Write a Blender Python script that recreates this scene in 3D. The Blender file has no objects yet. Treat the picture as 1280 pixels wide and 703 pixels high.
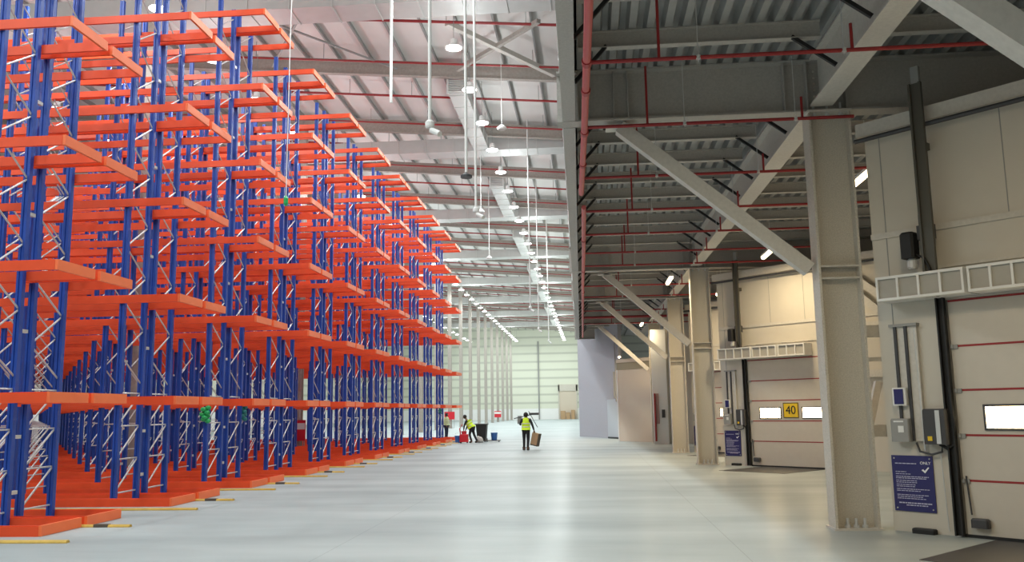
import bpy, bmesh, math, random
from mathutils import Vector, Matrix
random.seed(7)
PI = math.pi
sc = bpy.context.scene
COL = sc.collection

# ------------------------------------------------------------------ materials
def mat(name, col, rough=0.6, metal=0.0, noise=0.0, nscale=8.0, bump=0.0, emit=None, estr=0.0, spec=0.5, stretch=None):
    m = bpy.data.materials.new(name); m.use_nodes = True
    nt = m.node_tree; b = nt.nodes['Principled BSDF']
    b.inputs['Base Color'].default_value = (*col, 1)
    b.inputs['Roughness'].default_value = rough
    b.inputs['Metallic'].default_value = metal
    b.inputs['Specular IOR Level'].default_value = spec
    if noise or bump:
        tc = nt.nodes.new('ShaderNodeTexCoord'); mp = nt.nodes.new('ShaderNodeMapping')
        if stretch: mp.inputs['Scale'].default_value = stretch
        nz = nt.nodes.new('ShaderNodeTexNoise'); nz.inputs['Scale'].default_value = nscale; nz.inputs['Detail'].default_value = 4
        nt.links.new(tc.outputs['Object'], mp.inputs['Vector']); nt.links.new(mp.outputs['Vector'], nz.inputs['Vector'])
        if noise:
            rp = nt.nodes.new('ShaderNodeValToRGB')
            rp.color_ramp.elements[0].position = 0.3; rp.color_ramp.elements[1].position = 0.7
            rp.color_ramp.elements[0].color = (*[c * (1 - noise) for c in col], 1)
            rp.color_ramp.elements[1].color = (*[min(1, c * (1 + noise)) for c in col], 1)
            nt.links.new(nz.outputs['Fac'], rp.inputs['Fac']); nt.links.new(rp.outputs['Color'], b.inputs['Base Color'])
        if bump:
            bp = nt.nodes.new('ShaderNodeBump'); bp.inputs['Strength'].default_value = bump; bp.inputs['Distance'].default_value = 0.02
            nt.links.new(nz.outputs['Fac'], bp.inputs['Height']); nt.links.new(bp.outputs['Normal'], b.inputs['Normal'])
    if emit:
        b.inputs['Emission Color'].default_value = (*emit, 1); b.inputs['Emission Strength'].default_value = estr
    return m

M = {}
M['orange'] = mat('orange paint', (0.82, 0.078, 0.016), 0.45, noise=0.06, nscale=3)
M['orange_lit'] = mat('lit orange paint', (1.0, 0.19, 0.06), 0.45, noise=0.05, nscale=3)  # beam orange lightened: lamp light on the rack ends put into the colour
M['blue'] = mat('blue paint', (0.010, 0.060, 0.36), 0.4, noise=0.1, nscale=4)
M['galv'] = mat('galvanised steel', (0.62, 0.63, 0.63), 0.4, metal=0.35)
M['yellow'] = mat('yellow paint', (0.62, 0.40, 0.07), 0.55, noise=0.1)
M['black'] = mat('black rubber', (0.012, 0.012, 0.013), 0.6)
M['darkgrey'] = mat('dark grey plastic', (0.05, 0.05, 0.055), 0.5)
M['steel'] = mat('grey painted steel', (0.42, 0.40, 0.37), 0.55, noise=0.08, nscale=30)
M['steel_col'] = mat('grey beige fireproof coating', (0.56, 0.52, 0.45), 0.75, noise=0.14, nscale=60, bump=0.15)
M['steel_light'] = mat('pale painted steel', (0.58, 0.55, 0.50), 0.6, noise=0.06, nscale=20)
M['palered'] = mat('faded pink panel', (0.50, 0.34, 0.32), 0.6)
M['darkolive'] = mat('dark olive steel', (0.085, 0.08, 0.065), 0.5)
M['deck'] = mat('galvanised deck sheet', (0.36, 0.365, 0.36), 0.45, metal=0.25, noise=0.08, nscale=5)
M['red'] = mat('red pipe paint', (0.30, 0.018, 0.02), 0.45)
M['redpink'] = mat('faded red pipe paint', (0.50, 0.10, 0.10), 0.5)
M['white'] = mat('white paint', (0.78, 0.78, 0.76), 0.5)
M['cream'] = mat('cream sandwich panel', (0.58, 0.54, 0.47), 0.5, noise=0.02, nscale=3)
M['dock'] = mat('off white door panel', (0.58, 0.53, 0.46), 0.45, noise=0.02, nscale=6)
M['beige'] = mat('beige panel', (0.62, 0.54, 0.44), 0.6)
M['beige_dark'] = mat('olive beige trim', (0.33, 0.29, 0.20), 0.6)
M['greywall'] = mat('blue grey plaster', (0.42, 0.425, 0.47), 0.75, noise=0.02)
M['greydoor'] = mat('blue grey door paint', (0.50, 0.55, 0.60), 0.5)
M['roof'] = mat('white roof lining', (0.74, 0.715, 0.69), 0.6, noise=0.05, nscale=1.2, stretch=(1, .1, 1))
M['rafter'] = mat('taupe rafter paint', (0.36, 0.325, 0.29), 0.7, noise=0.1, nscale=10)
M['purlin'] = mat('grey purlin', (0.30, 0.30, 0.29), 0.6)
M['duct'] = mat('galvanised duct', (0.50, 0.495, 0.48), 0.45, metal=0.1, noise=0.04, nscale=2)
M['grille'] = mat('pale grille', (0.55, 0.55, 0.53), 0.5)
M['ventmesh'] = mat('vent mesh', (0.40, 0.38, 0.34), 0.7, noise=0.06, nscale=4)
M['bluesign'] = mat('navy sign board', (0.022, 0.02, 0.13), 0.35)
M['signtext'] = mat('pale sign lettering', (0.55, 0.55, 0.72), 0.6)
M['signwhite'] = mat('white sign lettering', (0.85, 0.85, 0.88), 0.5)
M['plate'] = mat('yellow number plate', (0.82, 0.55, 0.02), 0.4)
M['pane'] = mat('glowing acrylic pane', (0.8, 0.75, 0.7), 0.3, emit=(1.0, 0.74, 0.38), estr=24)
M['lamp'] = mat('white lamp lens', (0.9, 0.9, 0.9), 0.4, emit=(1.0, 0.98, 0.96), estr=16)
M['lamp_warm'] = mat('warm tube lens', (0.9, 0.85, 0.7), 0.4, emit=(1.0, 0.80, 0.46), estr=14)
M['green'] = mat('green film', (0.02, 0.42, 0.12), 0.3)
M['teal'] = mat('teal film', (0.02, 0.22, 0.22), 0.3)
M['vest'] = mat('lime high visibility cloth', (0.70, 0.98, 0.04), 0.8)
M['vest_pale'] = mat('pale lime cloth', (0.60, 0.74, 0.42), 0.8)
M['reflect'] = mat('silver reflective tape', (0.75, 0.78, 0.70), 0.35)
M['cloth_dark'] = mat('charcoal cloth', (0.018, 0.019, 0.024), 0.85)
M['cloth_navy'] = mat('navy cloth', (0.02, 0.03, 0.06), 0.85)
M['skin'] = mat('brown skin', (0.22, 0.12, 0.075), 0.6)
M['hair'] = mat('black hair', (0.012, 0.010, 0.010), 0.7)
M['card'] = mat('brown cardboard', (0.46, 0.30, 0.17), 0.8, noise=0.06)
M['plastic_red'] = mat('red plastic', (0.62, 0.015, 0.03), 0.4)
M['plastic_blue'] = mat('blue plastic', (0.03, 0.13, 0.42), 0.4)
M['bin'] = mat('black bin plastic', (0.018, 0.02, 0.022), 0.5)
M['bag'] = mat('crumpled pale bag', (0.62, 0.60, 0.58), 0.7, noise=0.1)
M['wood'] = mat('dark weathered timber', (0.10, 0.08, 0.06), 0.8)
M['concrete_strip'] = mat('cream column wall paint', (0.66, 0.66, 0.58), 0.6)

def floor_material():
    m = bpy.data.materials.new('polished concrete'); m.use_nodes = True
    nt = m.node_tree; b = nt.nodes['Principled BSDF']
    N = nt.nodes.new; Lk = nt.links.new
    tc = N('ShaderNodeTexCoord')
    def noise(scale, st, det=4):
        mp = N('ShaderNodeMapping'); mp.inputs['Scale'].default_value = st
        n = N('ShaderNodeTexNoise'); n.inputs['Scale'].default_value = scale; n.inputs['Detail'].default_value = det
        Lk(tc.outputs['Object'], mp.inputs['Vector']); Lk(mp.outputs['Vector'], n.inputs['Vector']); return n
    n1 = noise(0.5, (0.35, 1.2, 1), 6)
    r = N('ShaderNodeValToRGB'); r.color_ramp.elements[0].position = .3; r.color_ramp.elements[1].position = .72
    r.color_ramp.elements[0].color = (0.30, 0.34, 0.35, 1); r.color_ramp.elements[1].color = (0.44, 0.485, 0.49, 1)
    Lk(n1.outputs['Fac'], r.inputs['Fac'])
    # saw-cut joints of the slab every 8.25 m / 5 m
    sx = N('ShaderNodeSeparateXYZ'); Lk(tc.outputs['Object'], sx.inputs[0])
    def joint(out, period, off):
        a = N('ShaderNodeMath'); a.operation = 'ADD'; a.inputs[1].default_value = off; Lk(out, a.inputs[0])
        p = N('ShaderNodeMath'); p.operation = 'PINGPONG'; p.inputs[1].default_value = period / 2; Lk(a.outputs[0], p.inputs[0])
        l = N('ShaderNodeMath'); l.operation = 'LESS_THAN'; l.inputs[1].default_value = 0.006; Lk(p.outputs[0], l.inputs[0]); return l
    j1 = joint(sx.outputs['X'], 5.2, 3.4); j2 = joint(sx.outputs['Y'], 8.25, 0.4)
    mx = N('ShaderNodeMath'); mx.operation = 'MAXIMUM'; Lk(j1.outputs[0], mx.inputs[0]); Lk(j2.outputs[0], mx.inputs[1])
    mul = N('ShaderNodeMath'); mul.operation = 'MULTIPLY'; mul.inputs[1].default_value = 0.35; Lk(mx.outputs[0], mul.inputs[0])
    mix = N('ShaderNodeMix'); mix.data_type = 'RGBA'; Lk(mul.outputs[0], mix.inputs['Factor'])
    Lk(r.outputs['Color'], mix.inputs['A']); mix.inputs['B'].default_value = (0.16, 0.17, 0.17, 1)
    Lk(mix.outputs['Result'], b.inputs['Base Color'])
    n2 = noise(1.1, (0.5, 2.0, 1), 5)
    rr = N('ShaderNodeMapRange'); rr.inputs['To Min'].default_value = 0.5; rr.inputs['To Max'].default_value = 0.65
    Lk(n2.outputs['Fac'], rr.inputs['Value']); Lk(rr.outputs['Result'], b.inputs['Roughness'])
    n3 = noise(1.6, (0.6, 2.4, 1), 3)
    bp = N('ShaderNodeBump'); bp.inputs['Strength'].default_value = 0.22; bp.inputs['Distance'].default_value = 0.02
    Lk(n3.outputs['Fac'], bp.inputs['Height']); Lk(bp.outputs['Normal'], b.inputs['Normal']); Lk(bp.outputs['Normal'], b.inputs['Coat Normal'])
    b.inputs['Specular IOR Level'].default_value = 0.08; b.inputs['Coat Weight'].default_value = 0.08; b.inputs['Coat Roughness'].default_value = 0.22
    return m
M['floor'] = floor_material()

def cladding_material():
    # pale green-cream metal cladding with horizontal seams and a white lower band
    m = bpy.data.materials.new('horizontal cladding'); m.use_nodes = True
    nt = m.node_tree; b = nt.nodes['Principled BSDF']; N = nt.nodes.new; Lk = nt.links.new
    tc = N('ShaderNodeTexCoord'); sx = N('ShaderNodeSeparateXYZ'); Lk(tc.outputs['Object'], sx.inputs[0])
    p = N('ShaderNodeMath'); p.operation = 'PINGPONG'; p.inputs[1].default_value = 0.8; Lk(sx.outputs['Z'], p.inputs[0])
    l = N('ShaderNodeMapRange'); l.inputs['From Min'].default_value = 0.05; l.inputs['From Max'].default_value = 0.3; Lk(p.outputs[0], l.inputs['Value'])
    mix = N('ShaderNodeMix'); mix.data_type = 'RGBA'; Lk(l.outputs['Result'], mix.inputs['Factor'])
    mix.inputs['A'].default_value = (0.50, 0.51, 0.43, 1); mix.inputs['B'].default_value = (0.70, 0.715, 0.60, 1)
    g = N('ShaderNodeMath'); g.operation = 'LESS_THAN'; g.inputs[1].default_value = 2.1; Lk(sx.outputs['Z'], g.inputs[0])
    mix2 = N('ShaderNodeMix'); mix2.data_type = 'RGBA'; Lk(g.outputs[0], mix2.inputs['Factor'])
    Lk(mix.outputs['Result'], mix2.inputs['A']); mix2.inputs['B'].default_value = (0.84, 0.84, 0.83, 1)
    Lk(mix2.outputs['Result'], b.inputs['Base Color']); b.inputs['Roughness'].default_value = 0.6
    return m
M['cladding'] = cladding_material()

# ------------------------------------------------------------------ mesh builder
class MB:
    def __init__(s): s.v = []; s.f = []; s.mi = []
    def add(s, vs, fs, mi=0):
        o = len(s.v); s.v += [tuple(v) for v in vs]; s.f += [tuple(i + o for i in f) for f in fs]; s.mi += [mi] * len(fs); return s
    def box(s, x0, x1, y0, y1, z0, z1, mi=0):
        return s.add([(x0,y0,z0),(x1,y0,z0),(x1,y1,z0),(x0,y1,z0),(x0,y0,z1),(x1,y0,z1),(x1,y1,z1),(x0,y1,z1)],
                     [(0,3,2,1),(4,5,6,7),(0,1,5,4),(1,2,6,5),(2,3,7,6),(3,0,4,7)], mi)
    def bevbox(s, x0, x1, y0, y1, z0, z1, b=0.02, mi=0):
        # box with chamfered vertical and top edges
        pts = lambda i, z: [(x0+b+i,y0+i,z),(x1-b-i,y0+i,z),(x1-i,y0+b+i,z),(x1-i,y1-b-i,z),(x1-b-i,y1-i,z),(x0+b+i,y1-i,z),(x0+i,y1-b-i,z),(x0+i,y0+b+i,z)]
        vs = pts(0, z0) + pts(0, z1 - b) + pts(b * .6, z1)
        fs = [tuple(range(7, -1, -1)), tuple(range(16, 24))]
        for r in (0, 8):
            for i in range(8): fs.append((r+i, r+(i+1) % 8, r+8+(i+1) % 8, r+8+i))
        return s.add(vs, fs, mi)
    def sweep(s, path, r, n=8, mi=0, rect=None, up=(0,0,1)):
        # tube (or rectangular bar, rect=(w,h)) along a polyline
        P = [Vector(p) for p in path]; rings = []
        for i, p in enumerate(P):
            a = (P[i] - P[i-1]).normalized() if i else (P[1] - P[0]).normalized()
            c = (P[i+1] - P[i]).normalized() if i < len(P)-1 else a
            t = (a + c).normalized(); u = Vector(up)
            if abs(t.dot(u)) > .95: u = Vector((1,0,0)) if abs(t.x) < .9 else Vector((0,1,0))
            sd = t.cross(u).normalized(); uu = sd.cross(t).normalized()
            k = 1 / max(.3, t.dot(a))
            if rect:
                w, h = rect[0]/2, rect[1]/2
                rings.append([p + sd*sx*w*k + uu*sy*h*k for sx, sy in ((-1,-1),(1,-1),(1,1),(-1,1))])
            else:
                rr = r[i] if isinstance(r, (list, tuple)) else r
                rings.append([p + (sd*math.cos(2*PI*j/n) + uu*math.sin(2*PI*j/n))*rr for j in range(n)])
        n = len(rings[0]); vs = [v for rg in rings for v in rg]; fs = []
        for i in range(len(rings)-1):
            for j in range(n): fs.append((i*n+j, i*n+(j+1) % n, (i+1)*n+(j+1) % n, (i+1)*n+j))
        fs.append(tuple(range(n-1, -1, -1))); fs.append(tuple((len(rings)-1)*n + j for j in range(n)))
        return s.add(vs, fs, mi)
    def extrude(s, prof, a, b, axis='z', mi=0):
        # closed 2-D profile extruded from a to b along an axis
        f = {'z': lambda p, t: (p[0], p[1], t), 'y': lambda p, t: (p[0], t, p[1]), 'x': lambda p, t: (t, p[0], p[1])}[axis]
        n = len(prof); vs = [f(p, a) for p in prof] + [f(p, b) for p in prof]
        fs = [(i, (i+1) % n, n+(i+1) % n, n+i) for i in range(n)] + [tuple(range(n-1, -1, -1)), tuple(range(n, 2*n))]
        return s.add(vs, fs, mi)
    def lathe(s, prof, n=16, mi=0, c=(0,0,0)):
        vs = []; fs = []; k = len(prof)
        for j in range(n):
            a = 2*PI*j/n
            for r, z in prof: vs.append((c[0]+r*math.cos(a), c[1]+r*math.sin(a), c[2]+z))
        for j in range(n):
            for i in range(k-1):
                fs.append((j*k+i, ((j+1) % n)*k+i, ((j+1) % n)*k+i+1, j*k+i+1))
        fs.append(tuple(j*k for j in range(n-1, -1, -1))); fs.append(tuple(j*k+k-1 for j in range(n)))
        return s.add(vs, fs, mi)
    def ball(s, c, r, n=10, mi=0, sq=(1,1,1)):
        prof = [(max(1e-4, math.sin(PI*i/n))*r, -math.cos(PI*i/n)*r) for i in range(n+1)]
        o = len(s.v); s.lathe(prof, n*2, mi)
        s.v[o:] = [(c[0]+v[0]*sq[0], c[1]+v[1]*sq[1], c[2]+v[2]*sq[2]) for v in s.v[o:]]
        return s
    def mesh(s, name, *mats, smooth=False):
        me = bpy.data.meshes.new(name); me.from_pydata(s.v, [], s.f)
        bm = bmesh.new(); bm.from_mesh(me); bmesh.ops.recalc_face_normals(bm, faces=bm.faces[:]); bm.to_mesh(me); bm.free()
        for m in mats: me.materials.append(M[m] if isinstance(m, str) else m)
        me.polygons.foreach_set('material_index', s.mi)
        if smooth: me.polygons.foreach_set('use_smooth', [True]*len(me.polygons))
        me.update(); return me
    def obj(s, name, *mats, parent=None, loc=None, rotz=0, smooth=False):
        return link(name, s.mesh(name, *mats, smooth=smooth), parent, loc, rotz)

def link(name, data, parent=None, loc=None, rotz=0):
    o = bpy.data.objects.new(name, data); COL.objects.link(o)
    if parent: o.parent = parent
    if loc: o.location = loc
    if rotz: o.rotation_euler = (0, 0, rotz)
    return o
def tag(o, label=None, cat=None, group=None, kind=None):
    if label: o['label'] = label
    if cat: o['category'] = cat
    if group: o['group'] = group
    if kind: o['kind'] = kind
    return o
def thing(name, label, cat, loc=(0,0,0), rotz=0, group=None):
    return tag(link(name, None, None, loc, rotz), label, cat, group)
def struct(o, label=None, cat='structure'):
    o['kind'] = 'structure'
    if label: o['label'] = label; o['category'] = cat
    return o
def copy_tree(o, parent=None):
    c = o.copy(); COL.objects.link(c); c.parent = parent
    for ch in [k for k in o.children]: copy_tree(ch, c)
    return c
ORD = ['nearest', 'second', 'third', 'fourth', 'fifth', 'sixth', 'seventh', 'eighth', 'ninth', 'tenth', 'eleventh', 'twelfth', 'thirteenth',
       'fourteenth', 'fifteenth', 'sixteenth', 'seventeenth', 'eighteenth', 'nineteenth', 'twentieth', 'twenty-first', 'twenty-second', 'twenty-third',
       'twenty-fourth', 'twenty-fifth', 'twenty-sixth', 'twenty-seventh', 'twenty-eighth', 'twenty-ninth', 'thirtieth', 'thirty-first', 'thirty-second',
       'thirty-third', 'thirty-fourth', 'thirty-fifth', 'thirty-sixth', 'thirty-seventh', 'thirty-eighth', 'thirty-ninth', 'fortieth']
def ibeam(mb, axis, a, b, c, z0, z1, fw, tf=0.025, tw=0.02, mi=0):
    # I-section along axis 'x' (c = y of web) or 'y' (c = x of web) between a and b
    h = fw/2
    prof = [(c-h,z0),(c+h,z0),(c+h,z0+tf),(c+tw/2,z0+tf),(c+tw/2,z1-tf),(c+h,z1-tf),(c+h,z1),(c-h,z1),(c-h,z1-tf),(c-tw/2,z1-tf),(c-tw/2,z0+tf),(c-h,z0+tf)]
    return mb.extrude(prof, a, b, axis, mi)

# ------------------------------------------------------------------ camera
fpx, pitch, yaw, roll = 1094.73, 0.14729, 0.08609, -0.015453
fw = Vector((-math.sin(yaw)*math.cos(pitch), math.cos(yaw)*math.cos(pitch), math.sin(pitch)))
r0 = Vector((math.cos(yaw), math.sin(yaw), 0)); u0 = r0.cross(fw)
rr = r0*math.cos(roll) + u0*math.sin(roll); uu = -r0*math.sin(roll) + u0*math.cos(roll)
cd = bpy.data.cameras.new('camera'); cam = bpy.data.objects.new('camera', cd); COL.objects.link(cam)
cd.sensor_width = 36; cd.lens = fpx*36/1280; cd.clip_end = 500; cd.clip_start = 0.1
mw = Matrix((rr, uu, -fw)).transposed().to_4x4(); mw.translation = (0, 0, 1.75); cam.matrix_world = mw
sc.camera = cam

# ------------------------------------------------------------------ hall shell
def rz(x):                      # underside of the rafters at x: falls gently towards the right
    return 15.75 - 0.085*x if x > -30 else 15.75 + 0.085*30 + 0.085*(x+30)
BACK = 172.0
struct(MB().add([(-47,-14,0),(16,-14,0),(16,BACK+1,0),(-47,BACK+1,0)], [(0,1,2,3)]).obj('floor', 'floor'))
RH = 0.66
ceil = MB()
for xa, xb in ((-47, -30), (-30, 16)):
    za, zb = rz(xa)+RH+.26, rz(xb)+RH+.26
    ceil.add([(xa,-14,za),(xb,-14,zb),(xb,BACK+1,zb),(xa,BACK+1,za)], [(0,3,2,1)])
ceil = struct(ceil.obj('ceiling', 'roof'))
for k in range(30):
    x = -34.2 + 1.47*k
    if x > 8: break
    z = rz(x) + RH
    MB().extrude([(x-.035,z),(x+.035,z),(x+.035,z+.015),(x-.015,z+.015),(x-.015,z+.25),(x-.035,z+.25)], -13, BACK-.3, 'y').obj('purlin', 'purlin', parent=ceil)
struct(MB().box(-47, 16, BACK, BACK+.4, 0, 19.5).obj('wall_back', 'cladding'))
struct(MB().box(-47.3, -46.9, -14, BACK, 0, 19).obj('wall_left', 'cladding'))
struct(MB().box(-47, 16, -14.4, -14, 0, 19.5).obj('wall_rear', 'cream'))
struct(MB().box(1.8, 2.2, 59.6, BACK, 0, 18).obj('wall_right', 'cladding'))
struct(MB().box(15.6, 16, -14, 60, 0, 18).obj('wall_outer', 'cream'))

# back wall: slim cladding posts, and the framed doorway at its right
for i, x in enumerate((-9.9,)):
    tag(MB().box(x-.12, x+.12, BACK-.25, BACK-.02, 0, 15.2).obj('wall_post', 'purlin'), 'slim grey post standing against the pale back wall, left of the framed doorway', 'post')
d = struct(link('door_1', None, None, (-4.3, BACK, 0)), 'beige doorway with pale frame in the far back wall', 'door')
MB().box(-1.85,-1.6,-.3,-.02,0,6.6).box(1.6,1.85,-.3,-.02,0,6.6).box(-1.85,1.85,-.3,-.02,5.4,6.7).obj('door_frame', 'cream', parent=d)
MB().box(-1.6,1.6,-.15,-.03,0,5.4).obj('door_panel', 'beige', parent=d)
for k, (a, b, z) in enumerate(((-1.4,-.5,1.6),(-.4,.4,1.3),(.6,1.3,1.75))):
    tag(MB().bevbox(a,b,-.5,.3,0,z,.03).obj('carton', 'card', loc=(-4.3, BACK-.9, 0)), f'{["left","middle","right"][k]} brown carton standing before the far beige doorway', 'box', 'cartons before the far doorway')

# roof rafters
for k in range(17):
    y = 36.3 + 8.25*(k-1)
    mb = MB(); tw = .02
    for xa, xb in ((-46.8, -30), (-30, 5.8)):
        za, zb = rz(xa), rz(xb); h = .13
        prof = lambda z: [(-h,z),(h,z),(h,z+.03),(tw,z+.03),(tw,z+RH-.03),(h,z+RH-.03),(h,z+RH),(-h,z+RH),(-h,z+RH-.03),(-tw,z+RH-.03),(-tw,z+.03),(-h,z+.03)]
        vs = [(xa, y+p[0], p[1]) for p in prof(za)] + [(xb, y+p[0], p[1]) for p in prof(zb)]
        mb.add(vs, [(i,(i+1)%12,12+(i+1)%12,12+i) for i in range(12)] + [tuple(range(12)), tuple(range(12,24))])
    mats_ = ('rafter', 'purlin')
    for x in ((-14.9, -5.0) if k < 8 else ()):
        z = rz(x)
        for dz in (.1, .25, .4, .55):
            for dx in (-.12, .12): mb.box(x+dx-.03, x+dx+.03, y-.05, y+.05, z+dz-.03, z+dz+.03, 1)
    r = tag(mb.obj('roof_rafter', *mats_), f'taupe steel roof rafter spanning the hall, {ORD[k]} from the camera', 'rafter', 'roof rafters of the hall')

# roof wind bracing
def bar(name, label, cat, a, b, w, h, m, group=None):
    return tag(MB().sweep([a, b], 0, rect=(w, h)).obj(name, m), label, cat, group)
bar('wind_brace', 'brown roof brace crossing a pale one, above the hall beside the mezzanine edge', 'brace', (-5.3,35.7,16.35), (-1.5,30.6,16.0), .16, .16, 'rafter')
bar('wind_brace', 'pale roof brace crossing a brown one, above the hall beside the mezzanine edge', 'brace', (-5.0,31.0,16.3), (-1.15,35.9,16.0), .2, .2, 'steel_light')
bar('wind_brace', 'thin dark roof brace rising right, above the tall racks', 'brace', (-13.6,35.9,17.0), (-9.6,29.0,16.7), .09, .09, 'purlin')
bar('wind_brace', 'thin dark roof brace falling right, above the tall racks', 'brace', (-13.2,30.0,17.0), (-8.0,35.9,16.6), .07, .07, 'purlin')

# roof sprinkler pipes
for k in range(30):
    y = 30.9 + 4.12*k
    if y > 160: break
    xs = (-36, -30, -2.0 + .55) if True else 0
    mb = MB().sweep([(x, y, rz(x)+.12) for x in (-36, -30, 1.2)], .055 if k % 2 == 0 else .045, n=6)
    for x in ((-14, -11, -8, -5, -2) if k < 10 else ()): mb.box(x-.012, x+.012, y-.012, y+.012, rz(x)+.1, rz(x)+RH+.2, 1)
    p = tag(mb.obj('sprinkler_pipe', 'red', 'purlin'), f'red sprinkler pipe crossing below the hall roof, {ORD[k]} from the camera', 'pipe', 'sprinkler pipes under the hall roof')

# cross ducts with branch stubs
for k in range(8):
    y = (28.7 if k else 27.75) + 16.5*k; z = 15.62
    if y > BACK-8: break
    lab = f'pale grey rectangular ventilation duct crossing the hall, {ORD[k]} from the camera'
    t = thing('ventilation_duct', lab, 'duct', (0, y, z), 0, 'ventilation ducts under the roof')
    fl = MB().box(-30, 1.3, 0, 1.25, 0, .72)
    for j in range(21): fl.box(-29.5+1.5*j, -29.46+1.5*j, -.03, 1.28, -.03, .75, 1)
    fl.obj('main_duct', 'duct', 'grille', parent=t)
    f2 = MB().box(-5.85, -5.05, -8.6, 0, .02, .62)
    for j in range(6): f2.box(-5.88, -5.02, -8.3+1.5*j, -8.26+1.5*j, -.01, .65, 1)
    br = f2.obj('branch_duct', 'duct', 'grille', parent=t)
    g = MB()
    for j in range(7): g.box(-5.82, -5.08, -8.72, -8.6, .05+.08*j, .09+.08*j)
    g.box(-5.9,-5.82,-8.74,-8.58,-.02,.66).box(-5.08,-5.0,-8.74,-8.58,-.02,.66)
    g.obj('outlet_grille', 'grille', parent=br)

# line of hall columns down the middle of the racks
hc = []
for k in range(18):
    y = 28 + 8.25*k; x = -15.0
    mb = MB(); h = .19; t_ = .03
    z1 = rz(x)+.02
    mb.box(x-h, x+h, y-h, y-h+t_, .03, z1).box(x-h, x+h, y+h-t_, y+h, .03, z1).box(x-.015, x+.015, y-h+t_, y+h-t_, .03, z1)
    o = tag(mb.obj('hall_column', 'rafter'), f'tall grey steel H column in the line behind the rack ends, {ORD[k]} from the camera', 'column', 'hall columns in one line')
    MB().box(x-.3, x+.3, y-.3, y+.3, 0, .03).obj('base_plate', 'purlin', parent=o)

# red fire points at three columns
def fire_point(y, label, w, z0, z1, white=True):
    t = thing('fire_point_board', label, 'sign board', (-15.0, y-.32, 0))
    MB().box(-w/2, w/2, -.03, .03, z0, z1).obj('board', 'plastic_red', parent=t)
    if white: MB().box(-w/2+.02, w/2-.02, -.04, -.03, z0+(z1-z0)*.55, z0+(z1-z0)*.85).obj('white_panel', 'white', parent=t)
    for x in (-w/2+.05, w/2-.1): MB().box(x, x+.05, 0, .04, 0, z0).obj('leg', 'purlin', parent=t)
fire_point(44.5, 'red board with a white strip seen between the blue rack posts', 1.0, .4, 1.45)
fire_point(94.0, 'red rectangular board on thin legs beside the standing worker', 1.1, .95, 1.75, False)
fire_point(143.4, 'small red board on legs before the far grey columns', 1.1, .75, 1.75)

# ------------------------------------------------------------------ high-bay lights
def highbay_proto():
    t = thing('high_bay_light', 'x', 'ceiling light')
    MB().lathe([(.06,.34),(.12,.3),(.14,.12),(.26,.02),(.27,0)], 16).obj('housing', 'white', parent=t)
    MB().lathe([(.29,-.005),(.29,-.03),(.22,-.06),(.05,-.075)], 16).obj('lens', 'lamp', parent=t)
    MB().sweep([(0,0,.33),(0,0,2.0)], .012, n=6).obj('suspension_cable', 'purlin', parent=t)
    return t
hb = highbay_proto(); first = True
LN = ['row right of the racks', 'row above the rack ends', 'row deep over the racks']
HALL_W = 185.0
ld = bpy.data.lights.new('high bay', 'AREA'); ld.shape = 'DISK'; ld.size = .5; ld.energy = HALL_W; ld.color = (0.92, 1.0, 1.0)
pl_ = bpy.data.lights.new('added roof fill', 'POINT'); pl_.shadow_soft_size = .3; pl_.energy = 150; pl_.color = (0.92, 1.0, 1.0)  # added fill, hung in the air under each lamp to brighten roof and racks
for ri, x in enumerate((-4.58, -13.6, -22.4)):
    n = 0
    for k in range(-8, 34):
        y = 29.95 + 4.23*k
        if y > BACK-4: break
        o = hb if first else copy_tree(hb); first = False
        o.location = (x, y, 14.85)
        seen = y > 24
        if seen:
            tag(o, f'round white high-bay lamp in the {LN[ri]}, {ORD[n]} along it', 'ceiling light', 'high-bay lamps'); n += 1
        else:
            tag(o, f'round white high-bay lamp of the {LN[ri]}, hanging above the foreground', 'ceiling light', 'high-bay lamps overhead')
        l = bpy.data.objects.new('high bay glow', ld); COL.objects.link(l); l.location = (x, y, 14.74)
        l = bpy.data.objects.new('added roof fill', pl_); COL.objects.link(l); l.location = (x, y, 13.5)

# ------------------------------------------------------------------ pallet racks
XE, D0, RP, DEP = -8.205, 12.787, 4.124, 2.265
LEV = [.16, 2.149, 4.204, 6.219, 8.229, 10.261, 12.31]
FX0, FSP, RD, PH = -9.45, 2.72, 1.06, 12.78
post_me = MB().extrude([(-.055,-.045),(-.015,-.045),(-.015,-.03),(.015,-.03),(.015,-.045),(.055,-.045),(.055,.045),(-.055,.045)], 0.012, PH).box(-.075,.075,-.065,.065,0,.012).mesh('post', 'blue')
bz = MB(); z = .25; y0_, y1_ = -.40, .40
for k in range(3):
    bz.sweep([(0,y0_,z+.66*k),(0,y1_,z+.66*k)], .017, n=6); bz.sweep([(0,y0_,z+.66*k+.02),(0,y1_,z+.66*(k+1)-.02)], .017, n=6)
bz.sweep([(0,y0_,2.23),(0,y1_,2.23)], .017, n=6)
z = 2.45; sgn = 1
while z < PH-.75:
    bz.sweep([(0,y1_*sgn,z),(0,-y1_*sgn,z+.52)], .017, n=6); z += .56; sgn = -sgn
brace_me = bz.mesh('bracing', 'galv')
def beam_mesh(L):
    # box beam with a stepped top edge, running from x = 0 to the left
    return MB().extrude([(-.025,-.165),(.025,-.165),(.025,0),(-.01,0),(-.01,-.018),(-.025,-.018)], -L, 0, 'x').mesh('beam', 'orange')
cap_me = MB().extrude([(-.025,-.165),(.025,-.165),(.025,0),(-.025,0)], -RD/2+.005, RD/2-.005, 'y').mesh('end_beam', 'orange_lit')
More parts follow.
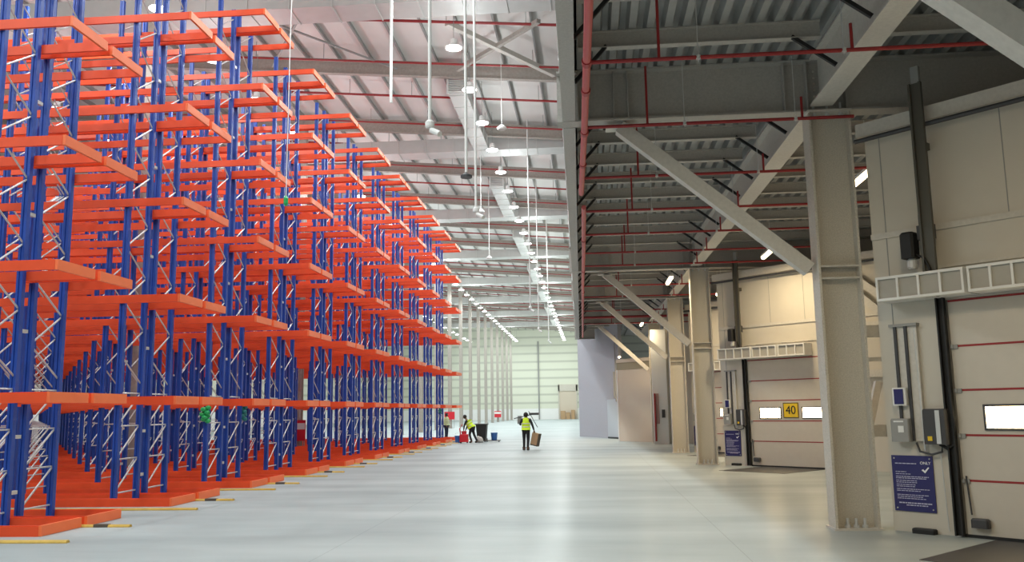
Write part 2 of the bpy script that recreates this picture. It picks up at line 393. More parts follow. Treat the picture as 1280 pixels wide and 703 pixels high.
base_cap_me = MB().extrude([(-.025,-.155),(.025,-.155),(.025,0),(-.025,0)], -RD/2+.005, RD/2-.005, 'y').mesh('end_beam', 'orange_lit')
spacer_me = MB()
for z in (.55, 1.45, 3.2, 5.2, 7.2, 9.2, 11.2): spacer_me.box(-.03, .03, 0, .05, z-.03, z+.03)
spacer_me = spacer_me.mesh('row_spacer', 'galv')
NF = [2, 3, 4, 5, 7, 8, 9, 10, 11, 12, 12]
GAP = DEP - 2*RD
for i in range(11):
    L = (NF[i]-1)*FSP + 1.245 + .6
    bme = beam_mesh(L)
    for j in range(2):
        yc = D0 + RP*i + RD/2 + j*(RD + GAP)
        lab = f"tall orange and blue pallet rack, {'front' if j == 0 else 'rear'} run of the {ORD[i]} double row"
        t = thing('pallet_rack', lab, 'pallet rack', (XE, yc, 0), 0, 'double rows of pallet racks')
        for s in (-1, 1):
            for n in range(NF[i]):
                link('post', post_me, t, (FX0-XE-FSP*n, s*(RD/2-.1), 0))
            for zl in LEV: link('beam', bme, t, (-.05, s*(RD/2-.025), zl), PI if False else 0)
        for n in range(NF[i]):
            link('bracing', brace_me, t, (FX0-XE-FSP*n, 0, 0))
            if j == 0: link('row_spacer', spacer_me, t, (FX0-XE-FSP*n, RD/2-.05, 0)).scale = (1, 3.6, 1)
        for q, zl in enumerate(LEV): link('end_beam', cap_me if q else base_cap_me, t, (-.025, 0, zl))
    # yellow guide rails on the floor
    for j, (dy, ln) in enumerate(((-.62, L+.8), (1.09, .95))):
        mb = MB().extrude([(-.045,0),(.045,0),(.045,.015),(.025,.04),(-.025,.04),(-.045,.015)], -ln, 0, 'x')
        where = 'aisle before the' if j == 0 else 'middle of the'
        g = tag(mb.obj('guide_rail', 'yellow', loc=(-7.40, D0+RP*i+dy, 0)), f'yellow floor guide rail at the {where} {ORD[i]} double rack row', 'guide rail', 'yellow floor rails at the rack ends')
        if j == 1:
            MB().box(-.6,-.36,-.05,.05,.0,.046).obj('dark_band', 'wood', parent=g)

# film bundles tied to rack posts
def bundle(loc, m, label):
    mb = MB()
    for k in range(9):
        a = k*2.4
        mb.ball((.07*math.cos(a), .05*math.sin(a), -.16+.04*k), .075, 6, sq=(1,.8,.8))
    tag(mb.obj('film_bundle', m, loc=loc, smooth=True), label, 'film bundle')
bundle((FX0+.02, D0+2*RP-.02, 1.78), 'green', 'bright green film bundle on a front post below the first beam level')
bundle((FX0+.02, D0+2*RP+DEP+.05, 1.80), 'teal', 'small teal film bundle on a rear post, right of the green one')
bundle((FX0+.05, D0+10*RP+.9, 1.85), 'teal', 'teal film bundle above the standing worker in the last rack row')

# ------------------------------------------------------------------ drop poles, cameras, cords
def drop_pole(x, y, z, label, r=.032, kind='cam', ang=-.7, ztop=None):
    t = thing('camera_pole', label, 'camera pole', (x, y, z))
    zt = (ztop or rz(x)+RH) - z
    MB().sweep([(0,0,.12),(0,0,zt)], r, n=8).obj('pole', 'white', parent=t)
    if kind == 'cam':
        MB().lathe([(.07,.0),(.085,.03),(.085,.1),(.05,.14)], 12).obj('junction_box', 'white', parent=t)
        MB().sweep([(0,0,.02),(.05,0,-.06)], .025).sweep([(.03,-.02,-.05),(.20,-.12,-.16)], .055, n=10).obj('camera_body', 'white', parent=t)
    elif kind == 'plate':
        MB().lathe([(.13,0),(.13,.05),(.04,.1)], 14).obj('antenna_housing', 'darkgrey', parent=t)
    elif kind == 'disc':
        MB().lathe([(.16,-.02),(.2,.02),(.2,.07),(.05,.2)], 14).obj('detector_head', 'white', parent=t)
    return t
drop_pole(-2.73, 14.97, 6.8, 'nearest white drop pole with a camera at its foot, left of the mezzanine')
drop_pole(-2.58, 18.6, 6.85, 'white drop pole ending in a dark disc, beside the long camera pole', kind='plate')
drop_pole(-2.78, 21.8, 6.8, 'long white drop pole with a camera, right of the pole with a dark disc')
drop_pole(-5.75, 25.0, 10.9, 'short white drop pole without a camera, left of the nearest camera pole', r=.045, kind='none')
drop_pole(-3.3, 34.5, 13.2, 'thin rod holding a white detector disc under the roof', r=.012, kind='disc')
drop_pole(-2.85, 43.5, 6.8, 'far white camera pole before the lamp row, nearer of the three', r=.03)
drop_pole(-3.1, 55.0, 6.8, 'far white camera pole before the lamp row, second of the three', r=.03)
drop_pole(-2.92, 64.8, 6.8, 'far white camera pole before the lamp row, farthest of the three', r=.035)
drop_pole(-6.3, 56.0, 11.6, 'thin white rod with a sensor, left of the second lamp cluster', r=.02, kind='disc')
drop_pole(-5.6, 46.0, 12.4, 'thin white rod with a sensor below the second duct branch', r=.02, kind='disc')
t = thing('pull_cord', 'thin pale cord hanging before the racks with a green handle', 'pull cord', (-7.62, 21.3, 7.15))
MB().sweep([(0,0,.15),(.02,0,4.5),(.09,0,9.6)], .012, n=6).obj('cord', 'white', parent=t)
MB().lathe([(.03,-.12),(.06,-.06),(.06,.08),(.02,.15)], 10).obj('handle', 'green', parent=t)

# ------------------------------------------------------------------ mezzanine
GZ0, GZ1, DZ = 6.2, 7.03, 7.04
def cx(y): return 3.42 - .0085*(y-13.33)        # left flange of the columns
GIR = [5.83, 13.33, 28.33, 35.9, 46.3, 56.0]
def fx(y): return -.31 - .011*(y-13.33)         # outer edge of the mezzanine
# deck: trapezoidal ribs along y
prof = []; x = -.35; P = .25
top = []
while x < 12:
    top += [(x, DZ+.14), (x+.035, DZ), (x+.135, DZ), (x+.17, DZ+.14)]; x += P
mb = MB(); ys = (2.0, 59.0); n = len(top)
mb.add([(p[0]-.012*(y-13.3) if p[0] < 0 else p[0], y, p[1]) for y in ys for p in top], [(i, i+1, n+i+1, n+i) for i in range(n-1)])
mb.box(-.3, 12, 2.0, 59, DZ+.155, DZ+.3)
struct(mb.obj('ceiling', 'deck'), 'ribbed galvanised deck underside of the mezzanine', 'ceiling')

def steel_column(y, label, capz=GZ0, stiff=True):
    x0 = cx(y); x1 = x0 + .62; hy = .19
    t = thing('steel_column', label, 'column', (x0+.31, y, 0), 0, 'mezzanine columns')
    MB().box(-.31,-.275,-hy,hy,.03,capz-.03).box(.275,.31,-hy,hy,.03,capz-.03).box(-.275,.275,-.015,.015,.03,capz-.03).obj('shaft', 'steel_col', parent=t)
    MB().box(-.34,.34,-hy-.04,hy+.04,0,.03).obj('base_plate', 'steel_light', parent=t)
    MB().box(-.33,.33,-hy-.03,hy+.03,capz-.03,capz).obj('cap_plate', 'steel_light', parent=t)
    st = MB()
    for z in (3.62, 3.80): st.box(-.275,.275,-hy+.01,-.015,z-.012,z+.012).box(-.275,.275,.015,hy-.01,z-.012,z+.012)
    st.obj('stiffener', 'steel_light', parent=t)
    for bx in (-.12, 0, .12):
        MB().lathe([(.022,.03),(.022,.16)], 8, c=(bx,-.1,0)).lathe([(.042,.03),(.042,.07)], 6, c=(bx,-.1,0)).obj('anchor_bolt', 'galv', parent=t)
    return t
CLAB = ['grey mezzanine column standing nearest the camera', 'large speckled column beside the first dock door and its blue sign', 'speckled steel column left of the dock door numbered forty',
        'speckled steel column directly behind the second visible one', 'narrow distant column between the beige cabin and the red hose box', 'farthest mezzanine column behind the beige cabin']
KLAB = ['pale diagonal knee brace cut by the top right picture corner', 'long pale diagonal knee brace meeting the large near column', 'knee brace on the column left of door forty',
        'knee brace of the third girder in view', 'knee brace of the fourth girder in view', 'farthest short knee brace against the blue grey wall']
GLAB = ['dark mezzanine girder overhead, nearest the camera', 'deep grey girder carried by the large near column', 'deep grey girder over the column left of door forty',
        'mezzanine girder, third in view', 'mezzanine girder, fourth in view', 'mezzanine girder at the blue grey wall']
for k, y in enumerate(GIR):
    if k < 5: steel_column(y, CLAB[k])
    # girder
    t = thing('mezzanine_girder', GLAB[k], 'girder', (0, y, 0), 0, 'mezzanine girders')
    sm = ibeam(MB(), 'x', fx(y)-.08, 11.9 if y < 50 else .42, 0, GZ0, GZ1, .30, .03, .022)
    for x in ((fx(y)+.25, .5, .72, 3.1, cx(y)+.02, cx(y)+.60) if y < 50 else (fx(y)+.25,)): sm.box(x-.008, x+.008, -.14, -.011, GZ0+.03, GZ1-.03).box(x-.008, x+.008, .011, .14, GZ0+.03, GZ1-.03)
    for j in range(6):
        for s in ((.16, .26) if y < 50 else ()): sm.ball((cx(y)+s, -.015, GZ0+.18+.1*j), .022, 4, mi=1)
    sm.obj('girder_section', 'steel', 'steel_light', parent=t)
    if y > 50: continue
    cm = cx(y)
    for s in (.10, .30, .50): MB().lathe([(.018,GZ0-.1),(.018,GZ0+.13)], 8, c=(cm+s,-.115,0)).lathe([(.034,GZ0-.07),(.034,GZ0-.03)], 6, c=(cm+s,-.115,0)).obj('seat_bolt', 'galv', parent=t)
    a, b = Vector((.58, y, GZ0-.09)), Vector((cx(y)-.09, y, 3.78))
    kb = thing('knee_brace', KLAB[k], 'brace', a, 0, 'mezzanine knee braces')
    MB().sweep([(0,0,0), b-a], 0, rect=(.2, .2)).obj('brace_tube', 'steel_light', parent=kb)
    MB().box(-.22,.25,-.1,.1,-.03,.015).obj('gusset', 'steel_light', parent=kb)
# joists with fly braces
jn = 0
for k in range(-6, 29):
    y = 13.33 + 1.5*k
    if any(abs(y-g) < .45 for g in GIR): continue
    lab = f'grey deck joist under the mezzanine, {ORD[jn]} from the camera'; jn += 1
    c_ = cx(y) + .2
    xe = 11.5 if y < 52.5 else -.75+(59.1-y)*2.5/6-.15
    jm = MB(); segs = [(fx(y)+.26, min(c_-.32, xe))] + ([(c_+.2, xe)] if xe > c_+.3 else [])
    if segs[0][1] < segs[0][0]+.3: continue
    for xa, xb in segs: ibeam(jm, 'x', xa, xb, 0, 6.79, DZ-.004, .13, .014, .012)
    jo = jm.obj('deck_joist', 'steel', loc=(0, y, 0))
    tag(jo, lab, 'joist', 'deck joists of the mezzanine')
    MB().sweep([(fx(y)+.2, -.03, 6.30), (fx(y)+.66, -.03, 6.82)], 0, rect=(.05,.05)).obj('fly_brace', 'black', parent=jo)
    if xe > 5: MB().sweep([(c_-.72, -.03, 6.82), (c_-.14, -.03, 6.38)], 0, rect=(.05,.05)).obj('fly_brace', 'black', parent=jo)
# longitudinal beams at the columns, and the edge beam, one per bay
YB = [2.2] + GIR
for k in range(len(GIR)):
    ya, yb = YB[k]+.18, YB[k+1]-.18
    if yb-ya < .5: continue
    nm = ['over the foreground', 'between the camera and the large near column', 'between the two big columns in view', 'in the short third bay', 'in the fourth bay', 'in the farthest bay'][k]
    xa, xb = cx(ya)+.2, cx(yb)+.2
    mb = MB()
    for (x0, x1, z0, z1) in ((-.165,.165,6.26,6.29), (-.012,.012,6.29,7.0), (-.13,.13,7.0,7.03)):
        mb.add([(xa+x0,ya,z0),(xa+x1,ya,z0),(xb+x1,yb,z0),(xb+x0,yb,z0),(xa+x0,ya,z1),(xa+x1,ya,z1),(xb+x1,yb,z1),(xb+x0,yb,z1)],
               [(0,3,2,1),(4,5,6,7),(0,1,5,4),(1,2,6,5),(2,3,7,6),(3,0,4,7)])
    tag(mb.obj('longitudinal_beam', 'steel_light'), f'pale longitudinal steel beam with a wide flange along the columns, {nm}', 'beam', 'longitudinal beams of the mezzanine')
    mb = MB(); xa, xb = fx(ya), fx(yb)
    for (x0, x1, z0, z1) in ((0,.2,6.2,6.23), (.0,.03,6.23,7.6), (0,.2,7.3,7.6)):
        mb.add([(xa+x0,ya,z0),(xa+x1,ya,z0),(xb+x1,yb,z0),(xb+x0,yb,z0),(xa+x0,ya,z1),(xa+x1,ya,z1),(xb+x1,yb,z1),(xb+x0,yb,z1)],
               [(0,3,2,1),(4,5,6,7),(0,1,5,4),(1,2,6,5),(2,3,7,6),(3,0,4,7)])
    tag(mb.obj('edge_beam', 'steel'), f'grey edge beam along the open side of the mezzanine, {nm}', 'beam', 'edge beams of the mezzanine')

# mezzanine sprinkler pipes
t = thing('sprinkler_main', 'faded red sprinkler main running along the mezzanine edge', 'pipe')
pts = [(.14,4.0,6.02),(.10,9.0,6.02),(.03,13.0,6.02),(-.06,17.1,6.02)]
mp_ = MB().sweep(pts, .05, n=10).sweep([(-.02,18.3,6.02),(-.06,23.5,6.02),(-.14,30,6.02),(-.24,41,6.02),(-.33,52,6.02)], .05, n=10)
mb = mp_
for p in ((.12,6.6),(.075,10.4),(.06,11.4),(.03,13.2),(-.01,15.0),(-.055,22.0),(-.10,27),(-.15,32),(-.2,37)):
    mb.sweep([(p[0], p[1]-.06, 6.02), (p[0], p[1]+.06, 6.02)], .064, n=10, mi=1)
mb.obj('main_pipe', 'redpink', 'red', parent=t)
bl = ['over the foreground', 'high above the near column', 'below the first deep girder', 'first beyond the deep girder', 'second beyond the deep girder', 'third beyond the deep girder', 'fourth beyond the deep girder',
      'fifth beyond the deep girder', 'before the second girder', 'in the third bay', 'deep in the third bay', 'in the fourth bay', 'deep in the fourth bay']
for k, y in enumerate((7.7, 10.47, 13.02, 16.0, 18.8, 21.4, 24.0, 26.2, 30.6, 33.6, 38.4, 41.2, 44.3)):
    z = 6.04; xl = .03 - .0085*(y-13)
    o = tag(MB().sweep([(xl, y, z), (6.4 if k != 2 else 4.05, y, z)], .027 if k != 11 else .06, n=8).obj('sprinkler_branch', 'red'),
            f'red sprinkler branch pipe under the mezzanine deck, {bl[k]}', 'pipe', 'sprinkler branches under the mezzanine')
    for x, zt in ((.95+.02*k, 6.98), (3.3, 6.38)):
        MB().sweep([(x, y, z), (x, y, zt)], .02, n=6).obj('riser', 'red', parent=o)
    for x in (1.35+.1*(k%3), 3.2):
        MB().sweep([(x, y, z-.06), (x, y, DZ-.01)], .006, n=5).lathe([(.034,-.025),(.034,.025)], 8, c=(x,y,z)).obj('hanger', 'galv', parent=o)

# linear warm lamps
wl = bpy.data.lights.new('warm tube', 'AREA'); wl.shape = 'RECTANGLE'; wl.size = .14; wl.size_y = 1.2; wl.energy = 140; wl.color = (1.0, .80, .50)
def tube(x, y, z, label, L=1.2, light=True):
    t = thing('tube_light', label, 'tube light', (x, y, z), 0, 'tube lamps below the mezzanine')
    MB().bevbox(-.07, .07, -L/2, L/2, 0, .07, .015).obj('housing', 'white', parent=t)
    MB().extrude([(-.06,0),(-.055,-.045),(-.025,-.07),(.025,-.07),(.055,-.045),(.06,0)], -L/2+.01, L/2-.01, 'y').obj('lens', 'lamp_warm', parent=t)
    MB().box(-.006,.006,-.45,-.438,.07,1.0).box(-.006,.006,.438,.45,.07,1.0).obj('suspension_rod', 'galv', parent=t)
    if light:
        l = bpy.data.objects.new('tube glow', wl); COL.objects.link(l); l.location = (x, y, z-.09)
tube(5.2, 16.6, 6.0, 'glowing tube lamp right of the large near column')
tube(5.05, 24.65, 6.0, 'glowing tube lamp behind the long diagonal knee brace')
tube(4.9, 32.8, 6.0, 'glowing tube lamp right of the column beside door forty')
tube(2.75, 29.3, 6.0, 'glowing tube lamp left of the column beside door forty', L=1.5)
tube(2.7, 44.5, 6.0, 'small distant glowing tube lamp above the beige cabin')
tube(1.75, 51.0, 4.75, 'tiny glowing lamp at the left edge of the beige cabin roof', L=.7)
tube(5.6, 8.4, 6.0, 'tube lamp above the nearest dock door', light=False)
tube(2.75, 7.0, 6.0, 'tube lamp above the foreground floor')

# ------------------------------------------------------------------ sawtooth dock wall
S2 = math.sqrt(2)
def frame_pt(c, s): return Vector((s/S2, c - s/S2, 0))
def dock_origin(c, s0): return frame_pt(c, s0)
WT, DW0, DW1, DH = 5.72, .95, 3.90, 3.17
def text_mesh(txt, size):
    cu = bpy.data.curves.new('lettering', 'FONT'); cu.body = txt; cu.size = size; cu.align_x = 'CENTER'; cu.align_y = 'CENTER'; cu.extrude = .003
    tmp = bpy.data.objects.new('lettering', cu); COL.objects.link(tmp)
    dg = bpy.context.evaluated_depsgraph_get(); me = bpy.data.meshes.new_from_object(tmp.evaluated_get(dg))
    bpy.data.objects.remove(tmp); me.name = 'lettering'; return me

def dock(n, c, s0, Lw, Lr, name, doornum=None):
    O = dock_origin(c, s0); R = -PI/4
    P = lambda nm, lab, cat, u, v, z, grp=None: thing(nm, lab, cat, O + Matrix.Rotation(R,3,'Z') @ Vector((u, -v, z)), R, grp)
    # walls (local: x along the wall, -y into the hall)
    w = MB().box(0,DW0-.03,0,.2,0,WT).box(DW1,Lw,0,.2,0,WT).box(DW0-.03,DW1,0,.2,DH,WT)
    w = struct(w.obj(f'wall_dock_{n}', 'cream', loc=O, rotz=R))
    MB().box(0,Lw,-.035,0,4.16,4.245).obj('rail_trim', 'steel_light', parent=w)
    sj = MB()
    for u in (.22, 1.9, 3.05, 4.2, 5.4, 6.6, 7.8, 9.0):
        if u < Lw: sj.box(u-.006,u+.006,-.006,.0,4.25,WT)
    sj.box(.22-.006,.22+.006,-.006,0,2.9,4.16).obj('panel_joint', 'purlin', parent=w)
    MB().box(DW0,DW1,-.03,0,3.62,3.66).obj('lintel_pipe', 'steel_light', parent=w)
    struct(MB().box(0,.2,.2,Lr,0,WT).obj(f'wall_return_{n}', 'cream', loc=O, rotz=R))
    b = struct(MB().box(-.05,Lw,-.16,.22,WT,WT+.2).obj(f'trim_{n}', 'steel_light', loc=O, rotz=R))
    MB().sweep([(-.05,-.2,WT-.07),(Lw,-.2,WT-.07)], .035).obj('conduit', 'darkgrey', parent=b)
    # upper infill above the wall, set back behind the head beam
    # door
    d = struct(link(f'door_{n+1}', None, None, O, R), f'off-white sectional dock door {name}', 'door')
    zs = [.03, .74, 1.335, 1.935, 2.53, DH-.02]
    for k in range(5):
        pn = MB().box(DW0+.06, DW1-.06, -.01, .05, zs[k]+.012, zs[k+1]-.012).obj('door_panel', 'dock', parent=d)
        MB().box(DW0+.06, DW1-.06, -.013, .03, zs[k+1]-.014, zs[k+1]+.014).obj('red_seal', 'red', parent=d)
    MB().box(DW0+.02, DW1-.02, -.012, .05, 0, .04).obj('bottom_seal', 'black', parent=d)
    for u in (1.38, 2.80):
        wf = MB().box(u-.03,u+.71,-.03,-.011,1.40,1.43).box(u-.03,u+.71,-.03,-.011,1.71,1.74).box(u-.03,u,-.03,-.011,1.43,1.71).box(u+.68,u+.71,-.03,-.011,1.43,1.71).obj('window_frame', 'darkgrey', parent=d)
        MB().box(u,u+.68,-.02,-.011,1.43,1.71).obj('pane', 'pane', parent=wf)
    for z in (.74, 1.335, 1.935, 2.53):
        MB().box(DW0+.06,DW0+.15,-.035,-.012,z-.035,z+.02).lathe([(.02,-.02),(.02,.03)], 8, c=(DW0+.08,-.04,z-.01)).obj('hinge', 'purlin', parent=d)
    MB().bevbox(1.10,1.32,-.12,-.012,.14,.26,.02).sweep([(1.06,-.03,.8),(1.10,-.05,.3)], .012).obj('bottom_bracket', 'darkgrey', parent=d)
    if doornum:
        pl = MB().box(2.17,2.67,-.03,-.011,1.425,1.86).obj('number_plate', 'plate', parent=d)
        bd = MB().box(2.17,2.67,-.034,-.029,1.425,1.445).box(2.17,2.67,-.034,-.029,1.84,1.86).box(2.17,2.19,-.034,-.029,1.445,1.84).box(2.65,2.67,-.034,-.029,1.445,1.84).obj('plate_border', 'black', parent=pl)
        tx = link('lettering', text_mesh(doornum, .34), pl, (2.42, -.034, 1.64)); tx.rotation_euler = (PI/2, 0, 0); tx.data.materials.append(M['black'])
    # vertical door rails that rise above the opening
    for q, u in enumerate((DW0-.01, DW1+.01)):
        if q and n == 1: continue
        t = P('door_rail', f'{"left" if q == 0 else "right"} dark vertical lift rail of the dock door {name}', 'door rail', u, .06, 0)
        MB().box(-.05,.05,-.01,.03,.02,3.2).box(-.05,-.03,-.07,-.01,.02,3.2).box(.03,.05,-.05,-.01,.02,3.2).obj('track', 'black', parent=t)
        MB().box(-.09,.09,-.22,-.2,3.2,6.25).box(-.09,-.06,-.26,-.22,3.2,6.25).box(.06,.09,-.26,-.22,3.2,6.25).box(-.04,.04,-.2,.0,3.25,3.35).box(-.04,.04,-.2,.0,5.3,5.4).obj('upper_track', 'darkolive', parent=t)
        MB().box(-.055,.055,-.21,-.14,6.25,6.5).obj('rail_head', 'purlin', parent=t)
    # roof-hung fan heater boxes above the door
    for q, (a, bb, cells) in enumerate(((.22,1.42,4),(1.47,2.30,3),(2.36,3.22,3))):
        t = P('air_curtain_unit', f'{ORD[q] if q else "leftmost"} white air curtain box with grilles above the dock door {name}', 'air curtain', a, .12, 3.2, f'air curtain boxes above the dock door {name}')
        W = bb-a
        hz = MB().box(0,W,-.0,.1,0,.34).box(0,W,-.28,0,0,.015).box(0,W,-.28,0,.325,.34).box(0,.015,-.28,0,.015,.325).box(W-.015,W,-.28,0,.015,.325)
        hz.obj('casing', 'white', parent=t)
        fr = MB().box(0,W,-.31,-.28,0,.035).box(0,W,-.31,-.28,.305,.34)
        for j in range(cells+1): x = (W-.03)*j/cells; fr.box(x, x+.03, -.31, -.28, .035, .305)
        fr.obj('grille_frame', 'white', parent=t)
        MB().box(.02,W-.02,-.275,-.26,.02,.32).obj('grille', 'ventmesh', parent=t)
    # lift motor
    t = P('door_motor', f'black door motor above the air curtain {name}', 'motor', .70, .2, 3.62)
    MB().bevbox(-.13,.06,-.16,.06,.15,.52,.03).obj('motor_body', 'black', parent=t)
    MB().lathe([(.055,0),(.07,.03),(.07,.12),(.05,.15)], 12, c=(-.02,-.04,0)).obj('gear_cap', 'galv', parent=t)
    MB().box(.08,.3,-.05,.05,.4,.6).box(.12,.22,-.06,.06,.15,.75).obj('mounting_bracket', 'darkgrey', parent=t)
    MB().sweep([(.05,-.06,.2),(.18,-.1,.12),(.24,-.1,-.02),(.26,-.08,-.2)], .016).obj('cable', 'black', parent=t)
    # cable channels on the lower pier
    t = P('cable_channel', f'grey cable channel with a cap on the pier {name}', 'cable channel', .4, .0, 1.25)
    MB().box(-.19,.17,-.06,-.005,0,1.6).obj('back_plate', 'steel_light', parent=t)
    MB().box(-.21,.19,-.1,0,1.6,1.64).obj('cap', 'purlin', parent=t)
    MB().box(-.15,-.11,-.09,-.06,.3,1.6).box(.0,.04,-.09,-.06,.0,1.6).obj('conduit', 'darkgrey', parent=t)
    # switch boxes
    t = P('push_button_box', f'small pale switch box with a dark front on the pier {name}', 'switch box', .29, .1, 1.74)
    MB().bevbox(-.10,.10,-.05,.04,0,.25,.012).obj('case', 'white', parent=t); MB().box(-.065,.065,-.062,-.05,.02,.23).obj('front', 'bluesign', parent=t)
    t = P('junction_box', f'grey electrical box below the switch box on the pier {name}', 'electrical box', .28, .1, 1.24)
    MB().bevbox(-.13,.13,-.08,.04,0,.32,.015).obj('case', 'purlin', parent=t)
    MB().box(-.02,.06,-.086,-.08,.13,.22).box(-.08,.06,-.086,-.08,.27,.29).obj('sticker', 'white', parent=t)
    t = P('door_controller', f'black door control unit with a pale strip beside the dock door {name}', 'control unit', .755, .02, 1.21)
    MB().bevbox(-.15,.17,-.16,0,0,.48,.02).obj('case', 'darkgrey', parent=t)
    MB().box(.03,.09,-.168,-.16,.01,.46).obj('strip', 'galv', parent=t); MB().box(-.09,-.03,-.168,-.16,.05,.11).obj('button', 'plate', parent=t)
    MB().sweep([(.2,-.06,.78),(.24,-.07,.3),(.22,-.07,0),(.12,-.08,-.05),(.02,-.05,.0)], .025).obj('coiled_cable', 'black', parent=t)
    MB().sweep([(-.3,-.06,.02),(-.26,-.06,-.1),(-.1,-.06,-.14),(.04,-.06,-.1),(.05,-.06,.02)], .016).obj('cable', 'darkgrey', parent=t)
    MB().sweep([(-.22,-.03,1.6),(-.2,-.03,-.1)], .014).sweep([(.0,-.02,-.1),(.03,-.02,-1.15)], .007).obj('conduit', 'galv', parent=t)
    # blue sign
    t = P('safety_sign', f'navy blue notice board with white tick on the pier {name}', 'sign', .335, .0, .28)
    W, H = .29, .765
    MB().box(-W,W,-.02,-.004,0,H).obj('board', 'bluesign', parent=t)
    rnd = random.Random(5)
    def line(z, x0, x1, h):
        x = x0; tx = MB()
        while x < x1-.01:
            w_ = rnd.uniform(.02,.055); tx.box(x, min(x+w_, x1), -.023, -.02, z-h/2, z+h/2); x += w_+.009
        tx.obj('text_row', 'signtext', parent=t)
    for z, x1, h in ((.655,.06,.012),(.54,-.09,.009),(.51,-.03,.009),(.475,.22,.010),(.452,.2,.010),(.42,.05,.009),(.395,.06,.009),(.365,.04,.009),(.34,.02,.009),(.305,.22,.009),(.28,.1,.009),(.225,.2,.009),(.2,.12,.009),(.175,.16,.009)): line(z, -.24, x1, h)
    line(.115,-.22,.24,.016); line(.085,-.12,.18,.012)
    lg = link('lettering', text_mesh('ONLY', .055), t, (.19, -.024, .665)); lg.rotation_euler = (PI/2, 0, 0); lg.data.materials.append(M['signwhite'])
    MB().add([(.13,-.024,.57),(.155,-.024,.585),(.175,-.024,.562),(.225,-.024,.615),(.24,-.024,.605),(.178,-.024,.53)], [(0,1,2,5),(2,3,4,5)]).obj('tick_mark', 'signwhite', parent=t)
    sb = MB()
    for a in (-.25,.25):
        for z in (.04,.725): sb.ball((a,-.022,z), .012, 5)
    sb.obj('fixing_screw', 'galv', parent=t)
    # wheel stop
    tag(MB().bevbox(-.15,.16,-.13,-.01,0,.07,.015).obj('bump_stop', 'black', loc=O + Matrix.Rotation(R,3,'Z') @ Vector((.46,0,0)), rotz=R), f'low black rubber stop on the floor under the blue sign {name}', 'bump stop')
    # dock leveller
    t = P('dock_leveller', f'dark steel dock leveller plate in the floor before the door {name}', 'dock leveller', 2.3, 0, 0)
    MB().box(-.93,1.17,-2.15,-.04,0.0,.006).obj('plate', 'darkgrey', parent=t)
    return O
dock(1, 17.4, 5.98, 11.0, 10.2, 'nearest the camera')
dock(2, 32.14, 5.80, 10.4, 5.5, 'numbered forty', '40')
dock(3, 40.2, 5.78, 5.4, 6.0, 'farthest along, half hidden')

# ties between the large column and the pier
for z, h, nm in ((2.84,.17,'upper'), (2.42,.06,'slim middle'), (1.38,.17,'lower')):
    tag(MB().box(4.02, 4.42, 13.33, 13.33+h, z-h/2, z+h/2).obj('tie_beam', 'steel_light'), f'{nm} steel tie between the large column and the sign pier', 'beam')
tag(MB().sweep([(4.36,13.8,2.1),(4.16,13.75,1.42)], 0, rect=(.1,.1)).obj('wall_brace', 'steel_light'), 'short pale diagonal strut beside the switch box pier', 'brace')
O2 = dock_origin(32.14, 5.80)
for k, (a, b, nm) in enumerate((((3.98,5.55),(5.7,3.95),'falling to the right'), ((4.3,5.6),(5.9,4.3),'falling to the right above another'))):
    m3 = Matrix.Rotation(-PI/4,3,'Z')
    tag(MB().sweep([O2+m3@Vector((a[0],-.15,a[1])), O2+m3@Vector((b[0],-.15,b[1]))], 0, rect=(.16,.2)).obj('wall_brace', 'steel_light'), f'diagonal wall brace behind the large column, {nm}', 'brace')
for z, nm in ((3.9,'upper'), (2.6,'lower')):
    tag(MB().box(3.95, 6.6, -.14, -.01, z-.1, z+.1).obj('wall_girt', 'steel_light', loc=O2, rotz=-PI/4), f'{nm} horizontal wall girt behind the large column', 'girt')
tag(MB().box(5.5, 5.75, -.03, -.01, 2.2, 2.75).obj('small_notice', 'bluesign', loc=O2, rotz=-PI/4), 'small navy notice on the wall in the gap behind the large column', 'sign')

# ------------------------------------------------------------------ far end of the dock side
struct(MB().add([(3.12,44.6,0),(3.85,44.6,0),(3.85,44.8,0),(3.12,44.8,0),(3.12,44.6,5.7),(3.85,44.6,5.7),(3.85,44.8,5.7),(3.12,44.8,5.7)],
        [(0,3,2,1),(4,5,6,7),(0,1,5,4),(1,2,6,5),(2,3,7,6),(3,0,4,7)]).obj('wall_pier', 'white'))
struct(MB().box(3.85, 12, 44.95, 45.15, 0, 7).obj('wall_dock_end', 'cream'))
t = thing('hose_cabinet', 'narrow red fire hose box on the white pier by the cabin', 'hose box', (3.22, 44.58, .15))
MB().box(-.05,.03,-.16,0,0,2.35).obj('case', 'red', parent=t)
MB().box(.05,.19,-.05,0,.85,2.35).obj('side_panel', 'palered', parent=t)
tag(MB().box(-.08,.08,-.08,0,0,.4).obj('wall_box', 'darkgrey', loc=(3.62,44.58,1.3)), 'small dark box on the white pier right of the red hose box', 'wall box')
def wall_seg(name, a, b, z1, th, m):
    d = (Vector(b)-Vector(a)); L = d.length; ang = math.atan2(d.y, d.x)
    o = MB().box(0, L, 0, th, 0, z1).obj(name, m, loc=(a[0], a[1], 0), rotz=ang)
    return o, L
